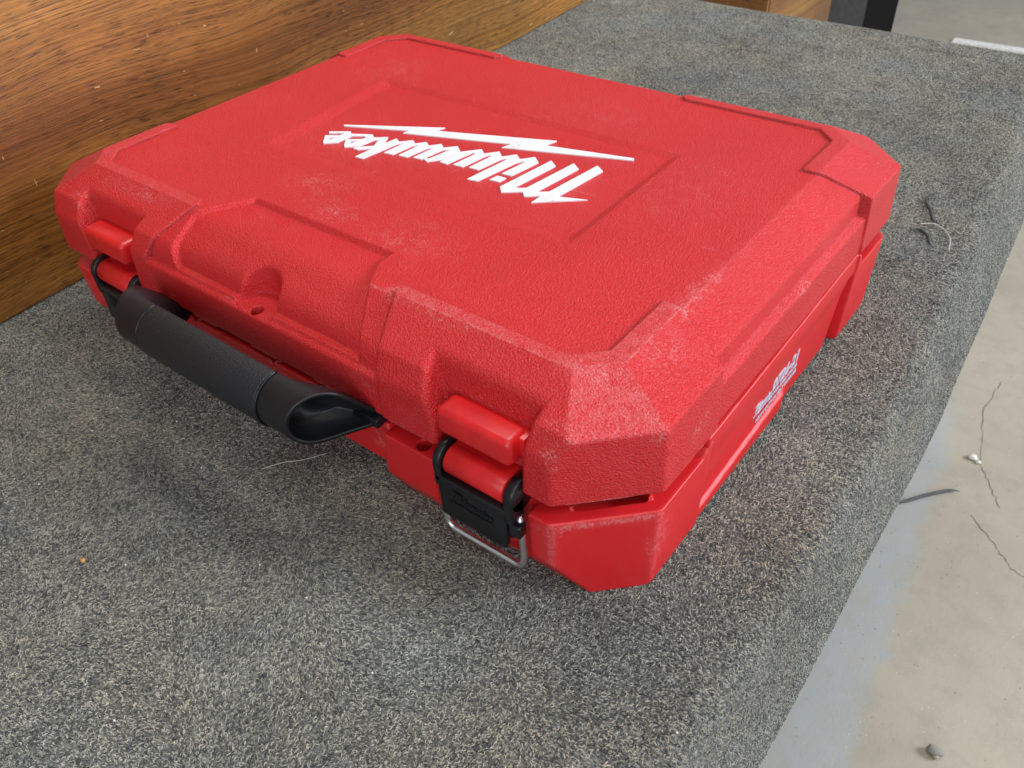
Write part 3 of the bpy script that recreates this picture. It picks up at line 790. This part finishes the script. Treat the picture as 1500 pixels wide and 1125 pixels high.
Mw = Matrix(((fl_.x, -nl.x * 0 + nl.x, 0, O.x), (fl_.y, nl.y, 0, O.y), (0, 0, 1, O.z), (0, 0, 0, 1)))
wd.matrix_world = Mw
bm = bmesh.new(); bmesh.ops.create_cube(bm, size=1)
bmesh.ops.transform(bm, matrix=Matrix.Translation((ln / 2, th / 2 + .001, ht / 2 + .001)) @ Matrix.Diagonal((ln, th, ht, 1)), verts=bm.verts)
bmesh.ops.bevel(bm, geom=bm.edges[:], offset=.002, segments=2, affect='EDGES')
bm_obj('panel_face', bm, M_WOOD, wd)

# ================================================================== FLOOR AND WHAT STANDS BEYOND
def floor_mat():
    n = NT('stained_concrete')
    a = n.noise(3.2, 5, .6); b = n.noise(24, 5, .65); c = n.noise(220, 3, .6)
    col = n.mix(n.rng(a, .35, .65), (.335, .30, .235), (.40, .362, .285))
    col = n.mix(n.rng(b, .48, .72, 0, .5), col, (.27, .25, .215))
    # grey-blue scuffed strip beside the bench
    sep = n.n('ShaderNodeSeparateXYZ'); n.l(n.obj, sep.inputs[0])
    w = n.math('ADD', n.math('ADD', sep.outputs['X'], n.math('MULTIPLY', n.math('SUBTRACT', sep.outputs['Y'], .36), .09)), n.math('MULTIPLY', n.math('SUBTRACT', n.noise(11, 6, .75), .5), .09))
    band = n.math('MULTIPLY', n.rng(w, .562, .592, 1, 0, True), n.rng(w, .40, .52, .6, 1))
    yb = n.rng(sep.outputs['Y'], .98, 1.15, 1, 0, True)
    band = n.math('MULTIPLY', n.math('MULTIPLY', band, yb), n.rng(n.noise(15, 4, .6), .3, .5, .7, 1))
    col = n.mix(n.math('MULTIPLY', n.math('MULTIPLY', band, .85), n.rng(n.noise(40, 5, .7), .3, .6, .55, 1)), col, (.33, .36, .37))
    # pits and grit
    vd = n.voro(90); pit = n.math('MULTIPLY', n.rng(vd, .06, .14, 1, 0), n.rng(n.noise(31, 2, .5), .50, .56))
    col = n.mix(n.math('MULTIPLY', pit, .75), col, (.12, .11, .10))
    vw = n.voro(130); wh = n.math('MULTIPLY', n.rng(vw, .05, .12, 1, 0), n.rng(n.noise(27, 2, .5), .54, .58))
    col = n.mix(n.math('MULTIPLY', wh, .7), col, (.70, .68, .62))
    nrm = n.bump(n.math('ADD', b, n.math('MULTIPLY', c, .4)), .3, .003)
    return n.set(col, n.rng(a, .3, .7, .55, .75), nrm)
bm = bmesh.new(); bmesh.ops.create_grid(bm, x_segments=4, y_segments=4, size=9)
bmesh.ops.translate(bm, verts=bm.verts, vec=(0, 2, 0))
fl = tag(bm_obj('floor', bm, floor_mat()), kind='structure')
# hairline cracks: shallow grooves drawn as thin dark-walled strips
M_CRACK = plain('crack_shadow', (.13, .115, .09), .9)
def strip(pts, w, z, mat, name, parent=None):
    bm = bmesh.new(); rnd = random.Random(3); P = []
    for (a, b) in zip(pts, pts[1:]):
        for k in range(9):
            t = k / 9; P.append(Vector((a[0] + (b[0] - a[0]) * t + rnd.uniform(-2, 2), a[1] + (b[1] - a[1]) * t + rnd.uniform(-2.5, 2.5))))
    P.append(Vector(pts[-1])); L_ = []
    for i, p in enumerate(P):
        t = (P[min(i + 1, len(P) - 1)] - P[max(i - 1, 0)]).normalized(); nn = Vector((-t.y, t.x)); ww = w * rnd.uniform(.4, 1.2)
        L_.append((bm.verts.new(((p.x + nn.x * ww) / 1000, (p.y + nn.y * ww) / 1000, z)), bm.verts.new(((p.x - nn.x * ww) / 1000, (p.y - nn.y * ww) / 1000, z))))
    for a, b in zip(L_, L_[1:]): bm.faces.new((a[0], a[1], b[1], b[0]))
    return bm_obj(name, bm, mat, parent)
for pts in ([(552, 1196), (544, 1098), (576, 955), (590, 930), (627, 872)], [(595, 832), (640, 790), (666, 762), (700, 748)]):
    strip(pts, .55, .0006, M_CRACK, 'floor_crack', fl)
def blob(name, loc, size, mat, seed, parent=None, sub=2):
    bm = bmesh.new(); bmesh.ops.create_icosphere(bm, subdivisions=sub, radius=1); rnd = random.Random(seed)
    for v in bm.verts:
        v.co *= rnd.uniform(.75, 1.2); v.co = Vector((v.co.x * size[0], v.co.y * size[1], v.co.z * size[2]))
    o = bm_obj(name, bm, mat, parent, True); o.location = loc; return o
M_STONE = plain('grey_grit', (.27, .26, .24), .8); M_PALE = plain('white_plaster', (.75, .74, .70), .7)
o = blob('pebble', (.662, .414, .006), (.010, .006, .006), M_STONE, 4); tag(o, 'small dark grey pebble on the concrete floor near the lower right corner', 'pebble')
o = blob('pebble', (.6655, .409, .0042), (.0042, .0034, .0042), plain('tan_grit', (.42, .36, .26), .8), 9); tag(o, 'tiny tan pebble lying against the dark grey pebble on the floor', 'pebble')
o = blob('plaster_chip', (.562, .961, .004), (.008, .0065, .004), M_PALE, 6); tag(o, 'white plaster chip on the concrete floor at the end of a crack', 'chip')
o = blob('plaster_chip', (.5725, .955, .003), (.0045, .0038, .003), M_PALE, 7); tag(o, 'smaller white plaster crumb right beside the larger chip', 'chip')

def wpath(pts, r, mat, name, n=8, taper=True):
    bm = bmesh.new(); P = [Vector(p) for p in pts]; rings = []
    # smooth
    Q = []
    for i in range(len(P) - 1):
        p0, p1, p2, p3 = P[max(i - 1, 0)], P[i], P[i + 1], P[min(i + 2, len(P) - 1)]
        for k in range(6):
            t = k / 6
            Q.append(.5 * ((2 * p1) + (p2 - p0) * t + (2 * p0 - 5 * p1 + 4 * p2 - p3) * t * t + (3 * p1 - 3 * p2 + p3 - p0) * t ** 3))
    Q.append(P[-1])
    for i, p in enumerate(Q):
        t = (Q[min(i + 1, len(Q) - 1)] - Q[max(i - 1, 0)]).normalized(); u = t.cross(Vector((0, 0, 1))).normalized(); w = u.cross(t)
        f = 1 if not taper else max(.25, min(1, 3.2 * min(i, len(Q) - 1 - i) / len(Q)))
        rings.append([bm.verts.new(p + (u * math.cos(2 * math.pi * k / n) + w * math.sin(2 * math.pi * k / n)) * r * f) for k in range(n)])
    for a, b in zip(rings, rings[1:]):
        for k in range(n): bm.faces.new((a[k], a[(k + 1) % n], b[(k + 1) % n], b[k]))
    bm.faces.new(rings[0]); bm.faces.new(rings[-1][::-1])
    return bm_obj(name, bm, mat, None, True)
M_DARK = plain('dark_rubber', (.075, .08, .082), .7)
o = wpath([(.470, .770, .005), (.500, .795, .005), (.528, .833, .005), (.553, .862, .005), (.566, .868, .005)], .0028, M_DARK, 'offcut_strip')
tag(o, 'thin dark curved offcut poking out from under the bench onto the floor', 'offcut')
zb = BENCH / 1000 + .0011
M_LINT = plain('dark_lint', (.045, .05, .055), .9); M_LINT2 = plain('pale_thread', (.50, .50, .47), .8)
def on(pts, r): return [(x / 1000, y / 1000, zb + r + .0006 + (h if (h := 0) else 0)) for x, y in pts]
o = wpath(on([(455, 520), (452, 500), (461, 482), (468, 466), (474, 462)], .0013), .0013, M_LINT, 'lint_curl'); tag(o, 'upper dark grey curl of lint on the carpet right of the case', 'lint')
o = wpath(on([(457, 440), (463, 444), (472, 437), (477, 426), (482, 420)], .0012), .0012, M_LINT, 'lint_curl'); tag(o, 'lower dark grey curl of lint on the carpet under the pale thread', 'lint')
o = wpath(on([(461, 455), (470, 461), (481, 455), (489, 442), (493, 424)], .0006), .00045, M_LINT2, 'loose_thread', taper=False); tag(o, 'pale curved thread on the carpet right of the case between lint curls', 'thread')
o = wpath(on([(219, -72), (226, -60), (234, -52), (243, -38)], .0004), .00030, M_LINT2, 'hair', taper=False); tag(o, 'fine pale hair on the carpet in front of the handle end', 'hair')
o = blob('crumb', (.192, -.180, zb + .0016), (.0019, .0016, .0014), plain('orange_crumb', (.72, .34, .07), .6), 3, sub=1); tag(o, 'tiny orange crumb on the carpet at the lower left', 'crumb')
rnd = random.Random(12)
M_FLECK = plain('white_fleck', (.8, .8, .84), .6)
for k in range(16):
    x, y = rnd.uniform(60, 520), rnd.uniform(-240, -60)
    if 150 < x < 440 and y > -75: continue
    o = blob('fleck', (x / 1000, y / 1000, zb + .0012), (.0007, .0006, .0005), M_FLECK, 20 + k, sub=1)
    tag(o, 'tiny white fleck caught in the grey carpet in front of the case', 'fleck', 'white flecks in the carpet')
# beyond the far end of the bench
def wbox(name, lo, hi, mat, parent=None, bev=.003):
    bm = bmesh.new(); bmesh.ops.create_cube(bm, size=1)
    c = [(a + b) / 2 for a, b in zip(lo, hi)]; s = [b - a for a, b in zip(lo, hi)]
    bmesh.ops.transform(bm, matrix=Matrix.Translation(c) @ Matrix.Diagonal((*s, 1)), verts=bm.verts)
    if bev: bmesh.ops.bevel(bm, geom=bm.edges[:], offset=bev, segments=2, affect='EDGES')
    return bm_obj(name, bm, mat, parent)
cab = empty('wooden_cabinet', (-.50, 1.98, 0), 'orange brown wooden cabinet beyond the far end of the bench', 'cabinet')
M_CAB = wood_mat('orange_wood')
def cbox(name, lo, hi, mat): return wbox(name, tuple(a - b for a, b in zip(lo, (-.50, 1.98, 0))), tuple(a - b for a, b in zip(hi, (-.50, 1.98, 0))), mat, cab)
cbox('side_panel', (-.263, 1.80, 0.06), (-.243, 2.25, .80), M_CAB)
cbox('front_panel', (-.90, 1.782, 0.06), (-.243, 1.80 - .0005, .80), M_CAB)
cbox('plinth', (-.89, 1.80, 0), (-.26, 2.24, .0595), M_CAB)
M_BLK = plain('black_paint', (.012, .012, .014), .35)
rk = empty('black_stand', (.02, 1.82, 0), 'black painted metal stand leg beyond the bench beside the wooden cabinet', 'stand')
def kbox(name, lo, hi): return wbox(name, tuple(a - b for a, b in zip(lo, (.02, 1.82, 0))), tuple(a - b for a, b in zip(hi, (.02, 1.82, 0))), M_BLK, rk)
kbox('leg', (-.012, 1.79, .012), (.054, 1.80, .90)); kbox('foot_plate', (-.03, 1.77, 0), (.075, 1.86, .0115)); kbox('crossbar', (-.60, 1.80, .9005), (.060, 1.83, .93))
tag(wbox('floor_strip', (-.05, 3.00, 0.001), (1.6, 3.05, .010), M_PALE, None, .002), 'white strip lying across the concrete floor beyond the bench at the upper right', 'floor strip')
gp = wbox('grey_partition', (-1.3, 2.7, 0), (-.272, 2.74, 1.1), plain('grey_laminate', (.12, .125, .13), .6)); tag(gp, 'grey partition behind the black stand leg and wooden cabinet', 'partition')
